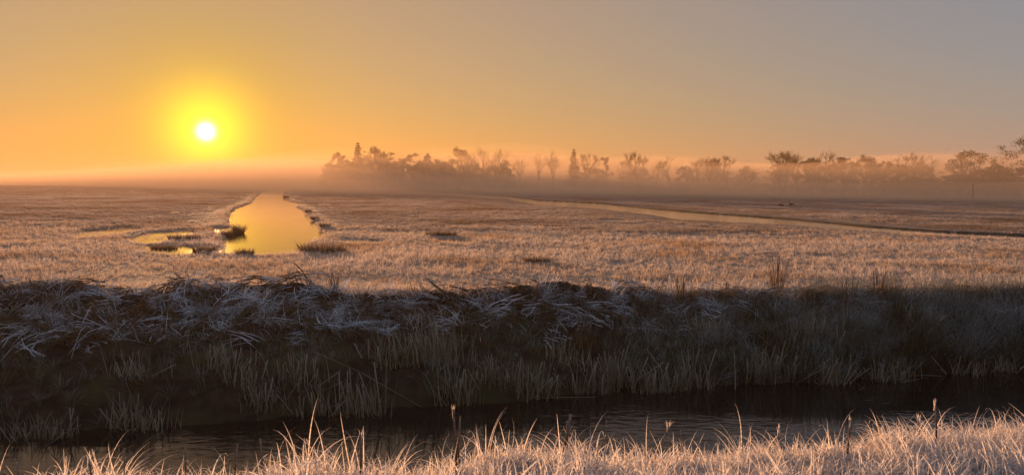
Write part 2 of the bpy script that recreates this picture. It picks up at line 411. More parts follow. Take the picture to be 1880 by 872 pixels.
def scatter(name, P, rot, scl, variants, label, cat, seed=0):
    """one 'stuff' object: a point cloud mesh whose points carry instances of the variant meshes"""
    rng = np.random.default_rng(seed); n = len(P)
    src = bpy.data.collections.new(name + ' variants')
    for me in variants: src.objects.link(bpy.data.objects.new(me.name, me))
    me = bpy.data.meshes.new(name); me.vertices.add(n); me.vertices.foreach_set('co', np.asarray(P, np.float32).ravel())
    a = me.attributes.new('rot', 'FLOAT_VECTOR', 'POINT'); a.data.foreach_set('vector', np.asarray(rot, np.float32).ravel())
    a = me.attributes.new('scl', 'FLOAT_VECTOR', 'POINT'); a.data.foreach_set('vector', np.asarray(scl, np.float32).ravel())
    a = me.attributes.new('pick', 'INT', 'POINT'); a.data.foreach_set('value', rng.integers(0, len(variants), n).astype(np.int32))
    o = put(name, me, kind='stuff', label=label, category=cat)
    g = bpy.data.node_groups.new(name + ' scatter', 'GeometryNodeTree')
    g.interface.new_socket('Geometry', in_out='INPUT', socket_type='NodeSocketGeometry')
    g.interface.new_socket('Geometry', in_out='OUTPUT', socket_type='NodeSocketGeometry')
    gi = g.nodes.new('NodeGroupInput'); go = g.nodes.new('NodeGroupOutput')
    ip = g.nodes.new('GeometryNodeInstanceOnPoints'); ci = g.nodes.new('GeometryNodeCollectionInfo')
    ci.inputs['Collection'].default_value = src; ci.inputs['Separate Children'].default_value = True; ci.inputs['Reset Children'].default_value = True
    def na(nm, ty):
        q = g.nodes.new('GeometryNodeInputNamedAttribute'); q.data_type = ty; q.inputs['Name'].default_value = nm; return q.outputs[0]
    g.links.new(gi.outputs[0], ip.inputs['Points']); g.links.new(ci.outputs[0], ip.inputs['Instance'])
    ip.inputs['Pick Instance'].default_value = True
    g.links.new(na('pick', 'INT'), ip.inputs['Instance Index'])
    e2 = g.nodes.new('FunctionNodeEulerToRotation'); g.links.new(na('rot', 'FLOAT_VECTOR'), e2.inputs[0]); g.links.new(e2.outputs[0], ip.inputs['Rotation'])
    g.links.new(na('scl', 'FLOAT_VECTOR'), ip.inputs['Scale'])
    g.links.new(ip.outputs[0], go.inputs[0])
    md = o.modifiers.new('scatter', 'NODES'); md.node_group = g
    return o

# ------------------------------------------------------------------ ground sheet
def graded(core_lo, core_hi, step, lim_lo, lim_hi, gr):
    c = list(np.arange(core_lo, core_hi + step / 2, step)); s = step; v = c[-1]; hi = []
    while v < lim_hi: s *= gr; v += s; hi.append(v)
    s = step; v = c[0]; lo = []
    while v > lim_lo: s *= gr; v -= s; lo.append(v)
    return np.array(lo[::-1] + c + hi)
gx = graded(-62, 34, .15, -2200, 2200, 1.07)
gy = graded(2.5, 21, .11, -120, 2200, 1.02)
GX, GY = np.meshgrid(gx, gy); fx, fy = GX.ravel(), GY.ravel()
fz = height(fx, fy)
yt_ = y_far_top(fx); yc_ = y_near_cr(fx)
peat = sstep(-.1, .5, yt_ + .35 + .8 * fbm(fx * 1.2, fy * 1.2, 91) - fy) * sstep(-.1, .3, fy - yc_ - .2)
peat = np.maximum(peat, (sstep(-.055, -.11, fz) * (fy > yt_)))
mch = (fx > -40) & (fx < 60) & (fy > 24) & (fy < 260); sdc = poly_sd(fx[mch], fy[mch], CH_A)
peat[mch] = np.maximum(peat[mch], sstep(.7, .2, sdc + .6 * fbm(fx[mch], fy[mch], 93)) * .9)          # bare wet edge of the channel
nx, ny = len(gx), len(gy)
i = (np.arange(ny - 1)[:, None] * nx + np.arange(nx - 1)[None, :]).ravel()
gq = np.stack([i, i + 1, i + nx + 1, i + nx], -1)
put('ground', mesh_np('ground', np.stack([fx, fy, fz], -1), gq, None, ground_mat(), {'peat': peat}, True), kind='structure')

def sheet(name, pts, z, mat):
    me = bpy.data.meshes.new(name); me.from_pydata([(x, y, z) for x, y in pts], [], [tuple(range(len(pts)))]); me.materials.append(mat)
    return put(name, me, kind='structure')
dx = np.linspace(-60, 60, 61)
lo = [(float(x), float(y_near_cr(x)) + .2) for x in dx]; hi = [(float(x), float(y_far_wat(x)) + 1.2) for x in dx]
sheet('ditch_water', lo + hi[::-1], ZW, M_DITCH)
sheet('stream_water', [(-4, 18.5), (-.5, 19), (-.5, 30), (-48, 270), (-80, 270), (-22, 18.5)], ZM, M_STREAM)
sheet('channel_water', [(1, 28), (26, 28), (70, 60), (70, 270), (-45, 270), (1, 32)], ZM, M_CHANNEL)

# ------------------------------------------------------------------ grass
def not_wet(x, y, lim=ZM + .015):
    z = height(x, y); return z > lim, z
rngg = np.random.default_rng(5)
def wedge(n, y0, y1, slope=.78, pad=3, pw=1.0):
    """random points over the meadow between two distances, denser near y0 when pw < 1"""
    y = np.sqrt(rngg.uniform(y0 ** 2, y1 ** 2, n)) if pw == 1.0 else y0 * (y1 / y0) ** rngg.random(n)
    x = rngg.uniform(-1, 1, n) * (y * slope + pad); return x, y
# near meadow: single tufts
V1 = [tuft_mesh('meadow tuft', 100 + k, M_FIELD, 15, .06, .070 + .007 * k, .0075, .35, .7, 2) for k in range(8)]
x, y = wedge(66000, 14, 42, pw=.5)
sx_ = rngg.uniform(-45, 2, 110000); sy_ = 19 + 130 * rngg.random(110000) ** 1.4; e_ = poly_sd(sx_, sy_, STREAM); e_ = np.minimum(e_, np.min([poly_sd(sx_, sy_, p) for p in POOLS], 0))
kk = (e_ > -.2 + .8 * fbm(sx_ * .8, sy_ * .8, 37, 2)) & (e_ < .9) & (rngg.random(len(sx_)) < .5); pl = np.min([poly_sd(sx_, sy_, p) for p in POOLS[:4]], 0); kk |= (pl > -1.2) & (pl < 0) & (fbm(sx_ * 1.2, sy_ * .9, 35, 3) > .07) & (rngg.random(len(sx_)) < .5) & (poly_sd(sx_, sy_, STREAM) > .1); x = np.concatenate([x, sx_[kk]]); y = np.concatenate([y, sy_[kk]])      # broken grassy shores
ok = y > y_far_top(x) + .45 + .5 * fbm(x * 1.5, y * 0, 5); x, y = x[ok], y[ok]
ok, z = not_wet(x, y, ZM - .10); z = np.maximum(z, ZM - .03); x, y, z = x[ok], y[ok], z[ok]
dens = fbm(x * .5, y * .5, 77, 3) * .7 + fbm(x * .12, y * .16, 76, 2) * .6; ok = rngg.random(len(x)) < .80 + 2.0 * dens; x, y, z, dens = x[ok], y[ok], z[ok], dens[ok]
sc = np.clip(.95 + .7 * dens + rngg.normal(0, .18, len(x)), .4, 1.7)
rot = np.stack([rngg.normal(0, .15, len(x)), rngg.normal(0, .15, len(x)), rngg.uniform(0, 6.28, len(x))], -1)
scatter('meadow_grass', np.stack([x, y, z - .01], -1), rot, np.stack([sc * 1.1, sc * 1.1, sc], -1), V1,
        'frosted straw-coloured meadow grass beyond the dark bank', 'grass', 1)
# middle and far meadow: patches
V2 = [tuft_mesh('meadow patch', 200 + k, M_FIELD_SHADED, 130, .07, .125, .016, .3, .6, 2, size=1.1) for k in range(8)]
x1, y1 = wedge(16000, 38, 110); x2, y2 = wedge(17000, 105, 330, slope=.75, pw=.5)
x = np.concatenate([x1, x2]); y = np.concatenate([y1, y2])
ok, z = not_wet(x, y, ZM + .05); x, y, z = x[ok], y[ok], z[ok]
wetd = np.minimum(poly_sd(x, y, STREAM), poly_sd(x, y, CH_A)); ok = wetd > .85; x, y, z, wetd = x[ok], y[ok], z[ok], wetd[ok]
far = np.clip((y - 60) / 150, 0, 1)
dens = fbm(x * .13, y * .13, 78, 3)
sh = np.clip(1 + .9 * dens + rngg.normal(0, .15, len(x)), .5, 1.7); sw = 1 + 1.0 * far
bey = poly_sd(x - 1.0, y - .5, CH_A) < poly_sd(x + 1.0, y + .5, CH_A)
sh *= np.where(bey & (y > 30), .5 + .5 * sstep(1, 4, wetd), .3 + .7 * sstep(0.6, 6.0, wetd))   # grazed short towards the water
rot = np.stack([x * 0, x * 0, rngg.uniform(0, 6.28, len(x))], -1)
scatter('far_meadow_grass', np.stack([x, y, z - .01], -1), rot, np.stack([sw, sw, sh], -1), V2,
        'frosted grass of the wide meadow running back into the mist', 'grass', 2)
# verge at the photographer's feet
V3 = [tuft_mesh('verge tuft', 300 + k, M_NEAR, 46, .075, 0.12 + .011 * k, .0072, .5, 2.2 + .3 * (k % 5), 8, hsig=.32, dirbias=.5 + 1.3 * (k % 5)) for k in range(12)]
n = 14000; x = rngg.uniform(-8, 9, n); y = y_near_cr(x) + .75 - rngg.random(n) * 3.6
z = height(x, y); dens = fbm(x * 1.6, y * 1.6, 79, 3)
sc = np.clip(.9 + 1.5 * dens + rngg.normal(0, .15, n), .4, 1.5)
rot = np.stack([rngg.normal(0, .16, n), rngg.normal(0, .16, n), rngg.normal(0, 1.2, n)], -1)
scatter('verge_grass', np.stack([x, y, z - .02], -1), rot, np.stack([sc, sc, sc], -1), V3,
        'pale frosted tussocky grass along the near edge of the ditch', 'grass', 3)
# lodged frosted grass on the upper far bank
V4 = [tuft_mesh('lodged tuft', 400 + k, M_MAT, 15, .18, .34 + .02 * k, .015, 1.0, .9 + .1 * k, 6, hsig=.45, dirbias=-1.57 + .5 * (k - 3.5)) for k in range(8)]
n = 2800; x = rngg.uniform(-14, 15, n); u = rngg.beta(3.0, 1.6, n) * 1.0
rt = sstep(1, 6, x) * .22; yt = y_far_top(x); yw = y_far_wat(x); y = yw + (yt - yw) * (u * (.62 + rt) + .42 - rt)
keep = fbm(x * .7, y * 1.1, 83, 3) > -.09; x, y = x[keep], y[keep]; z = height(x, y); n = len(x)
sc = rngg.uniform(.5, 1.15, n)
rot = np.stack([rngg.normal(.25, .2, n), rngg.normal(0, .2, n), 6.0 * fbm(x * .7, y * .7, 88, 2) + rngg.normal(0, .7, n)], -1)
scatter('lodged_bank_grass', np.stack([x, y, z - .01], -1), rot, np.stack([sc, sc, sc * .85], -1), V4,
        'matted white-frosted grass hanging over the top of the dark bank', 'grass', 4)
# fallen, tangled stems lying over the top of the bank
def fallen_stem(k):
    rng = np.random.default_rng(450 + k); mb = MB(); ln = .35 + .09 * k; s_ = np.linspace(-.5, .5, 7)
    for q in range(3):
        c = rng.normal(0, .06, 3) * [1, 1, .3]; a = rng.normal(0, .5); kink = rng.uniform(-.25, .25)
        P = c + np.stack([np.cos(a) * ln * s_, np.sin(a) * ln * s_ + kink * np.abs(s_) * ln, .10 * ln * np.cos(s_ * 3.0) + rng.normal(0, .012, 7)], -1)
        mb.tube(P, np.full(7, rng.uniform(.005, .0095)), 5, rng.random())
    return mb.mesh('fallen stem', M_MAT)
V6 = [fallen_stem(k) for k in range(7)]
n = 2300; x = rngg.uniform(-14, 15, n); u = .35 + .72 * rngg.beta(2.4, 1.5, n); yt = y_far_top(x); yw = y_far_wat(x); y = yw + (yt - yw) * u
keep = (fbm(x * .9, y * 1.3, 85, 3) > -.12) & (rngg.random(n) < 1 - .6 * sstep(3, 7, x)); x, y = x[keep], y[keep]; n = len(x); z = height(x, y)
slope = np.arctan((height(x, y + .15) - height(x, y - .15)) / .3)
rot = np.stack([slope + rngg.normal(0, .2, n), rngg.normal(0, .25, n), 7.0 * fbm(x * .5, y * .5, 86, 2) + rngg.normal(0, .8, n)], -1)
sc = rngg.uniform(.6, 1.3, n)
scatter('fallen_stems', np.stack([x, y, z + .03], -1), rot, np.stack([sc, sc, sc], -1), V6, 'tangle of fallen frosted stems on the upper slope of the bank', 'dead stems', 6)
# dull grass on the face of the bank
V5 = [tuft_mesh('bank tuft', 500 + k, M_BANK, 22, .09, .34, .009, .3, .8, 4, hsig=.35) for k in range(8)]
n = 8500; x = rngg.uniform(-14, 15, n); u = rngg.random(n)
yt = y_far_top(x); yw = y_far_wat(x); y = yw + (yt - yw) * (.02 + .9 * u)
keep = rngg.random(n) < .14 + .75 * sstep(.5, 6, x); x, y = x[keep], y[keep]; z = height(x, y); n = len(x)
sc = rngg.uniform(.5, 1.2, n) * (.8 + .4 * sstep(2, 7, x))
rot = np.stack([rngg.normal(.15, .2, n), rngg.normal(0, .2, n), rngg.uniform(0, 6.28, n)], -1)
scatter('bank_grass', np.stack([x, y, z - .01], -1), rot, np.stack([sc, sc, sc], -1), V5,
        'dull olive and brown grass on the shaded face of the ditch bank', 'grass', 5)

# ------------------------------------------------------------------ reeds, sedge, sods
ORD = ('first second third fourth fifth sixth seventh eighth ninth tenth eleventh twelfth thirteenth fourteenth fifteenth sixteenth '
       'seventeenth eighteenth nineteenth twentieth').split()
def nth(i): return ORD[i] if i < 20 else ('twenty-' + ORD[i - 20] if i < 29 else ('thirtieth' if i == 29 else ('thirty-' + ORD[i - 30] if i < 39 else ('fortieth' if i == 39 else 'forty-' + ORD[i - 40]))))
def reed_clump(seed, n, rad, h):
    """cut reed stems with dead leaves; returns stem mesh, leaf mesh"""
    rng = np.random.default_rng(seed); mb = MB(); tilt = rng.normal(0, .12)
    for k in range(n):
        a = rng.uniform(0, 6.28); r = rad * math.sqrt(rng.random()); b = np.array([r * math.cos(a) * 1.7, r * math.sin(a) * 1.1, -.22])
        hh = h * rng.uniform(.25, 1.0) ** .7 * rng.uniform(.7, 1.15); ln = np.array([rng.normal(tilt, .13), rng.normal(-.05, .12), 1.0])
        if rng.random() < .16: ln[:2] = rng.normal(0, .7, 2)
        p1 = b + ln * hh * .5; p2 = b + ln * hh + np.array([rng.normal(0, .03), rng.normal(0, .03), 0])
        w = rng.uniform(.0055, .0105); mb.tube([b, p1, p2], [w, w * .9, w * .75], 4, rng.random())
    stem = mb.mesh('stems', M_REED)
    m = int(n * 2.2); bx = rng.normal(0, rad * 1.1, m); by = rng.normal(0, rad * .6, m)
    V, Q, al, tn = blades(rng, bx, by, h * rng.uniform(.35, .95, m), rng.uniform(.007, .016, m), np.abs(rng.normal(.12, .15, m)), np.abs(rng.normal(.5, .6, m)), rng.uniform(0, 6.28, m), 4)
    V[:, 2] -= .05
    return stem, mesh_np('leaves', V, Q, None, M_REED, {'along': al, 'tone': tn})
REEDS = [(60, .5), (118, .5), (178, .55), (243, .7), (300, .6), (352, .6), (428, .65), (470, .55), (528, .7), (590, .7), (658, 1.0), (705, .8), (752, .9), (800, 1.1), (846, .8), (912, .6),
         (955, .55), (993, .7), (1040, .6), (1082, .8), (1112, .85), (1142, .8), (1183, .75), (1218, .8), (1284, 1.0), (1303, .7), (1350, .6), (1390, .9), (1422, .8), (1492, .9), (1515, .8),
         (1545, .8), (1600, .6), (1645, .6), (1722, .6), (1765, .55), (1830, .5)]
rr = random.Random(4)
for i, (px, s) in enumerate(REEDS):
    d = ray(px, 700); xx = d.x / d.y * 12.0
    for _ in range(6): yy = float(y_far_wat(xx)) + .15; xx = d.x / d.y * yy
    yy += rr.uniform(-.35, .12) if rr.random() < .68 else rr.uniform(.35, 1.1); xx += rr.uniform(-.12, .12)
    look = 'dense pale reed clump' if s >= .9 else ('loose thin reed clump' if s < .65 else 'dead cut reed clump')
    t = empty('reed_clump', (xx, yy, max(ground_z(xx, yy), ZW - .05)), f"{look}, {nth(i)} from the left at the far waterline", 'reeds', 'reed clumps along the far waterline of the ditch')
    st, lf = reed_clump(700 + i, int(10 + 22 * s), .09 + .11 * s, .22 + .72 * s)
    put('stems', st, t); put('leaves', lf, t)

SEDGE = [(1247, 548, .40, 'brown sedge tuft where the frosted matting on the bank ends'), (1427, 536, .52, 'tall thin pointed sedge tuft behind the dark sod mound'),
         (1472, 545, .36, 'low brown sedge tuft just right of the dark sod mound'), (1556, 548, .42, 'broad rusty sedge tuft on the right half of the bank top'),
         (1612, 545, .40, 'slender upright sedge tuft standing apart on the bank top'), (1742, 545, .25, 'short faint sedge tuft near the right end of the bank top'),
         (985, 551, .24, 'little frosted sedge tuft on the sods at the middle of the bank'), (1077, 575, .36, 'sunlit sedge tuft low on the sods right of the middle'),
         (613, 543, .22, 'small dark sedge sprig at the bank edge below the pond islet'), (1335, 545, .3, 'brown sedge tuft left of the dark sod mound')]
for i, (px, py, h, lab) in enumerate(SEDGE):
    xx, yy = ground(px, py, .05); t = empty('sedge_tuft', (xx, yy, ground_z(xx, yy) - .02), lab, 'sedge', 'sedge tufts on the bank top')
    put('blades', tuft_mesh('sedge blades', 800 + i, M_SEDGE, 80, .15 if h > .3 else .08, h * 1.2, .011, .14, .35, 4, hsig=.4), t)
    mb = MB(); rng = np.random.default_rng(840 + i)
    for k in range(5):
        q = np.array([rng.normal(0, .05), rng.normal(0, .03), 0]); ln = np.array([rng.normal(0, .1), rng.normal(0, .1), 1]) * h * rng.uniform(1.1, 1.8)
        mb.tube([q, q + ln * .6, q + ln], [.006, .006, .009], 4, .3)
    put('stalks', mb.mesh('sedge stalks', M_SEDGE), t)
# arching golden blades catching the sun at the left of the bank
for i, (px, py, lab) in enumerate([(232, 590, 'tuft of tall arching golden blades catching sun on the left bank'), (292, 590, 'second tuft of arching golden blades, bent over to the right')]):
    xx, yy = ground(px, py, -.15); t = empty('arching_grass', (xx, yy, ground_z(xx, yy)), lab, 'grass tuft', 'arching tufts on the left bank')
    put('blades', tuft_mesh('arching blades', 870 + i, M_SEDGE, 16, .10, .75, .013, .25, 1.9, 7, dirbias=0.2), t)

def sod_mesh(seed, sx, sy, sz):
    rng = np.random.default_rng(seed); V = []; nu, nv = 18, 10
    for a in range(nv + 1):
        ph = math.pi * a / nv
        for b in range(nu):
            th = 2 * math.pi * b / nu; p = np.array([math.sin(ph) * math.cos(th), math.sin(ph) * math.sin(th), math.cos(ph)])
            V.append(p)
    V = np.array(V); r = 1 + .55 * fbm(V[:, 0] * 2.1 + seed, V[:, 1] * 2.1 + V[:, 2] * 3.3, seed, 3) + .25 * fbm(V[:, 0] * 6, V[:, 1] * 6 + V[:, 2] * 7, seed + 3, 2)
    V = V * r[:, None] * np.array([sx, sy, sz]); Q = []
    for a in range(nv):
        for b in range(nu): Q.append((a * nu + b, (a + 1) * nu + b, (a + 1) * nu + (b + 1) % nu, a * nu + (b + 1) % nu))
    return mesh_np('sod', V, Q, None, M_PEAT, None, True)
SODS = [(35, 548, .55, 'rounded peat sod under bent reeds at the left end of the bank'), (110, 551, .40, 'low peat sod beside the leftmost one'), (330, 545, .34, 'peat sod on the bank top left of the stream'),
        (400, 545, .5, 'long flat peat sod on the bank top just left of the stream'), (545, 545, .36, 'dark peat sod on the bank top below the stream mouth'), (782, 548, .5, 'dark peat sod left of the biggest row of sods'),
        (835, 550, .45, 'wide dark peat sod in the middle of the bank top'), (905, 548, .30, 'small dark peat sod between the middle and the biggest ones'), (965, 545, .45, 'dark lumpy peat sod just right of the image centre'),
        (1020, 543, .55, 'biggest black peat sod on the bank top'), (1085, 541, .45, 'black peat sod at the right end of the bare row'), (1382, 540, .6, 'dark rounded sod mound standing up alone on the right bank')]
SODS += [(175, 546, .32, 'small peat sod right of the two leftmost ones'), (245, 547, .36, 'peat sod above the arching golden blades'), (468, 547, .3, 'small peat sod between the long flat one and the stream mouth'),
         (610, 548, .34, 'peat sod right below the grassy islet'), (665, 549, .42, 'peat sod left of the middle with frosted grass around it'), (722, 549, .3, 'small peat sod just left of the big dark row'),
         (1150, 543, .32, 'small peat sod right of the bare row'), (1215, 545, .3, 'small peat sod beside the brown sedge'), (1690, 541, .42, 'flat dark sod on the right end of the bank top'), (1780, 541, .36, 'dark sod at the far right of the bank top')]
for i, (px, py, s, lab) in enumerate(SODS):
    xx, yy = ground(px, py, .05)
    put('peat_sod', sod_mesh(900 + i, .75 * s, .42 * s, .30 * s), None, (xx, yy, ground_z(xx, yy) + .03), label=lab, category='sod', group='peat sods along the bank top')

# bent reed heap at the left of the bank
xx, yy = ground(140, 575, .1); t = empty('lodged_reed_heap', (xx, yy, ground_z(xx, yy)), 'heap of long frosted reeds bent flat over the left bank', 'reeds')
mb = MB(); rng = np.random.default_rng(77)
for k in range(70):
    q = np.array([rng.normal(.2, .5), rng.normal(.3, .25), rng.uniform(.0, .12)]); hd = rng.normal(3.5, .45); ln = rng.uniform(.6, 1.5); s = np.linspace(0, 1, 7)
    P = q + np.stack([np.cos(hd) * ln * s, np.sin(hd) * ln * s * .8, .42 * np.sin(s * 2.6) * rng.uniform(.5, 1.1) - .35 * s ** 2], -1)
    w = rng.uniform(.004, .009); mb.tube(P, np.full(7, w), 4, rng.random())
put('stems', mb.mesh('reed heap', M_MAT), t)

# stalks that stand out of the verge in front of the ditch
STALKS = [(832, 750, .017, 'tall thin dry stalk with a leaning twin left of the middle'), (1048, 760, .020, 'thick leaning brown reed stalk right of the middle'), (590, 790, .008, 'thin upright stalk on the left half of the verge'),
          (662, 795, .012, 'stalk with a drooping pale seed head left of the middle'), (1226, 776, .012, 'frosted stalk with a ragged head right of the middle'), (1717, 738, .012, 'slim stalk with pointed seed head against the right-hand water'),
          (1686, 765, .010, 'short stalk just left of the pointed seed head'), (478, 805, .012, 'straight reed stalk at the left third of the verge'), (436, 815, .014, 'short stout reed stalk at the left third'),
          (228, 822, .008, 'slender leaning stalk at the far left of the verge'), (163, 836, .010, 'stubby frosted stalk near the left corner'), (30, 848, .010, 'short stalk in the bottom left corner'),
          (1250, 788, .007, 'hair-thin upright stalk right of the ragged head'), (1113, 770, .007, 'hair-thin upright stalk beside the thick leaning reed'), (1430, 785, .010, 'short frosted stalk in the right half of the verge'),
          (1560, 770, .012, 'short thick frosted stalk right of the verge dip'), (340, 818, .009, 'thin stalk between the slender and the stout ones'), (1660, 800, .016, 'dark broken stalk inside the right-hand grass')]
for i, (px, py, r, lab) in enumerate(STALKS):
    d = ray(px, py); tt = float(y_near_cr(d.x * 6)) / d.y + .15 * ((i * 7) % 5 - 2) / 2
    top = np.array(CAM + d * tt); xx, yy = top[0], top[1]; zz = ground_z(xx, yy); rng = np.random.default_rng(950 + i)
    t = empty('dry_stalk', (xx, yy, zz), lab, 'stalk', 'dry stalks standing out of the verge grass')
    hh = top[2] - zz; ln = rng.normal(0, .07) if i != 1 else .22
    lean = np.array([ln, rng.normal(0, .04), 1.0])
    b0 = np.array([-lean[0] * hh, 0, -.05]); tip = np.array([0, 0, hh])
    mb = MB(); mb.tube([b0, b0 * .45 + tip * .55 + np.array([.008, 0, 0]), tip], [r * .6, r * .55, r * .42], 6, .45)
    if i in (0, 1): mb.tube([b0 + [.03, .02, 0], (b0 * .5 + tip * .5) + [.02, .01, 0], tip + np.array([.045 if i == 0 else -.02, .01, -.05])], [r * .4, r * .4, r * .3], 5, .6)
    put('stem', mb.mesh('stem', M_SEDGE), t)
    if i in (3, 4, 5, 6, 0, 10, 14, 15):                                # dead seed head / rag of leaf
        m = 14; hd = rng.normal(0.5, .8, m) if i in (3, 4) else rng.uniform(0, 6.28, m)
        V, Q, al, tn = blades(rng, rng.normal(0, .003, m), rng.normal(0, .003, m), rng.uniform(.05, .10, m), rng.uniform(.004, .008, m), rng.uniform(.02, .13, m),
                              rng.uniform(.3, 2.2, m) if i in (3, 4) else rng.uniform(0, .3, m), hd, 4)
        V[:, 2] += hh - .06; put('seed_head', mesh_np('seed head', V, Q, None, M_NEAR, {'along': al, 'tone': tn}), t)

# loose stems floating on the ditch
for i, (px, py, ln, hd, lab) in enumerate([(885, 716, .55, -.5, 'short pale reed stem slanting out of the dark water'), (1040, 731, .9, .05, 'long thin reed stem floating on the dark water at the middle'),
        (1590, 675, .7, .3, 'reed stem lying on the water by the right bank'), (1685, 690, .8, -.15, 'reed stem floating clear of the right bank'), (1835, 680, .5, .5, 'tilted reed stem at the right end of the far waterline'), (1670, 700, .45, .4, 'smaller reed stem floating below the others on the right')]):
    xx, yy = ground(px, py, ZW); c, s = math.cos(hd), math.sin(hd)
    mb = MB(); e = .12 if i in (0, 4) else .012
    mb.tube([(-c * ln / 2, -s * ln / 2, .006), (0, .02, .008 + e * .4), (c * ln / 2, s * ln / 2, .008 + e)], [.006, .007, .005], 5, .5)
    put('floating_reed', mb.mesh('floating reed', M_REED), None, (xx, yy, ZW), label=lab, category='reed stem', group='loose reed stems on the ditch water')

# tussocks and reed fringe around the meadow stream
TUS = [(590, 464, 1.05, .30, 'dark grassy islet tussock at the right end of the stream mouth'), (437, 428, .35, .38, 'upright dark reed tuft standing in the stream by its left shore'), (418, 434, .3, .28, 'low dark tuft beside the upright reeds in the stream'),
       (375, 461, .5, .18, 'flat dark tussock at the near left shore of the stream'), (450, 468, .35, .2, 'small pointed tuft on the near shore of the stream'), (340, 441, .9, .16, 'wide low tussock between the left-hand pools'), (300, 457, .6, .15, 'low tussock at the edge of the left-hand pools'),
       (578, 405, .3, .2, 'dark grass tuft along the right shore halfway up the stream'), (566, 392, .3, .22, 'higher grass tuft on the right shore further up the stream'), (596, 420, .32, .2, 'grass tuft on the right shore where the stream widens'), (525, 364, .6, .35, 'dark grass tuft on the right shore at the far narrows'),
       (810, 436, .9, .22, 'dark tussock patch in the meadow by the tiny pool'), (985, 486, .5, .16, 'dark tussock in the open meadow right of the stream')]
for i, (px, py, rad, h, lab) in enumerate(TUS):
    xx, yy = ground(px, py, ZM); t = empty('grass_tussock', (xx, yy, max(ground_z(xx, yy), ZM) - .03), lab, 'tussock', 'grass tussocks around the meadow stream')
    mm = tuft_mesh('tussock blades', 1000 + i, M_SEDGE, int(160 + 500 * rad), rad * .5, h, .014, .2, .6, 3, hsig=.3)
    b = put('blades', mm, t); b.scale = (1.5, .8, 1)
    c = put('root_mound', sod_mesh(1020 + i, rad * .45, rad * .24, h * .22), t)

# ------------------------------------------------------------------ trees
def bare_skeleton(rng, h, spread, mb, tw, trunk_r, lean=0.0, levels=4, fork=.3, twig_n=3):
    def grow(p, d, ln, r, lv):
        nseg = 3; P = [p]; q = p.copy(); dd = d.copy()
        for s in range(nseg):
            dd = dd + rng.normal(0, .10, 3) + np.array([0, 0, .05]); dd /= np.linalg.norm(dd); q = q + dd * ln / nseg; P.append(q.copy())
        mb.tube(P, [r, r * .87, r * .75, r * .6], 6 if lv == 0 else (4 if lv < 3 else 3), rng.random(), cap=False)
        if lv >= levels:
            for k in range(twig_n * 2):
                f = P[rng.integers(1, 4)]; td = dd + rng.normal(0, .65, 3) * np.array([1, 1, .8]); td /= np.linalg.norm(td); l2 = ln * rng.uniform(.5, 1.0)
                e = f + td * l2 + np.array([0, 0, rng.uniform(-.1, .15)]) * l2; wv = np.cross(td, [.3, .4, .9]); wv = wv / np.linalg.norm(wv) * tw
                tw_V.append([f - wv, f + wv, e])
                for kk in range(2):
                    g = f + (e - f) * rng.uniform(.3, .8); e2 = g + (td + rng.normal(0, .6, 3)) * l2 * .5; tw_V.append([g - wv * .8, g + wv * .8, e2])
            return
        nch = rng.integers(2, 4) + (2 if lv == 0 else 0)
        for k in range(nch):
            f = P[-1] if (k < 2 or lv > 1) else P[-2] * .5 + P[-1] * .5
            a = rng.uniform(0, 6.28) + k * 6.28 / nch; tilt = rng.uniform(.3, .75) * spread
            ref = np.array([math.cos(a), math.sin(a), 0]); nd = dd * math.cos(tilt) + ref * math.sin(tilt); nd[2] = max(nd[2], -.05); nd /= np.linalg.norm(nd)
            grow(f, nd, ln * rng.uniform(.62, .85), r * .58, lv + 1)
    tw_V = []
    grow(np.array([0, 0, -.2]), np.array([lean, 0, 1.]) / math.hypot(lean, 1), h * fork, trunk_r, 0)
    return np.array(tw_V)
def tri_mesh(name, T, mat):
    T = np.asarray(T, float); return mesh_np(name, T.reshape(-1, 3), None, np.arange(len(T) * 3).reshape(-1, 3), mat)
def fit(meshes, h, wd):
    """scale the meshes of one tree so that its top is at h and its width wd"""
    co = np.concatenate([np.array([v.co for v in m.vertices]) for m in meshes])
    sz = h / np.percentile(co[:, 2], 99.7); sx = wd / max(np.percentile(co[:, 0], 99) - np.percentile(co[:, 0], 1), .1)
    for m in meshes:
        for v in m.vertices: v.co = (v.co.x * sx, v.co.y * sx, v.co.z * sz)
def leaf_cloud(rng, c, rx, rz, n, s):
    """leaf-clump triangles in an uneven ellipsoid"""
    d = rng.normal(0, 1, (n, 3)); d /= np.linalg.norm(d, axis=1)[:, None]; r = rng.random(n) ** .4
    p = c + d * r[:, None] * np.array([rx, rx, rz]); e = rng.normal(0, s, (n, 3, 3)); return p[:, None, :] + e
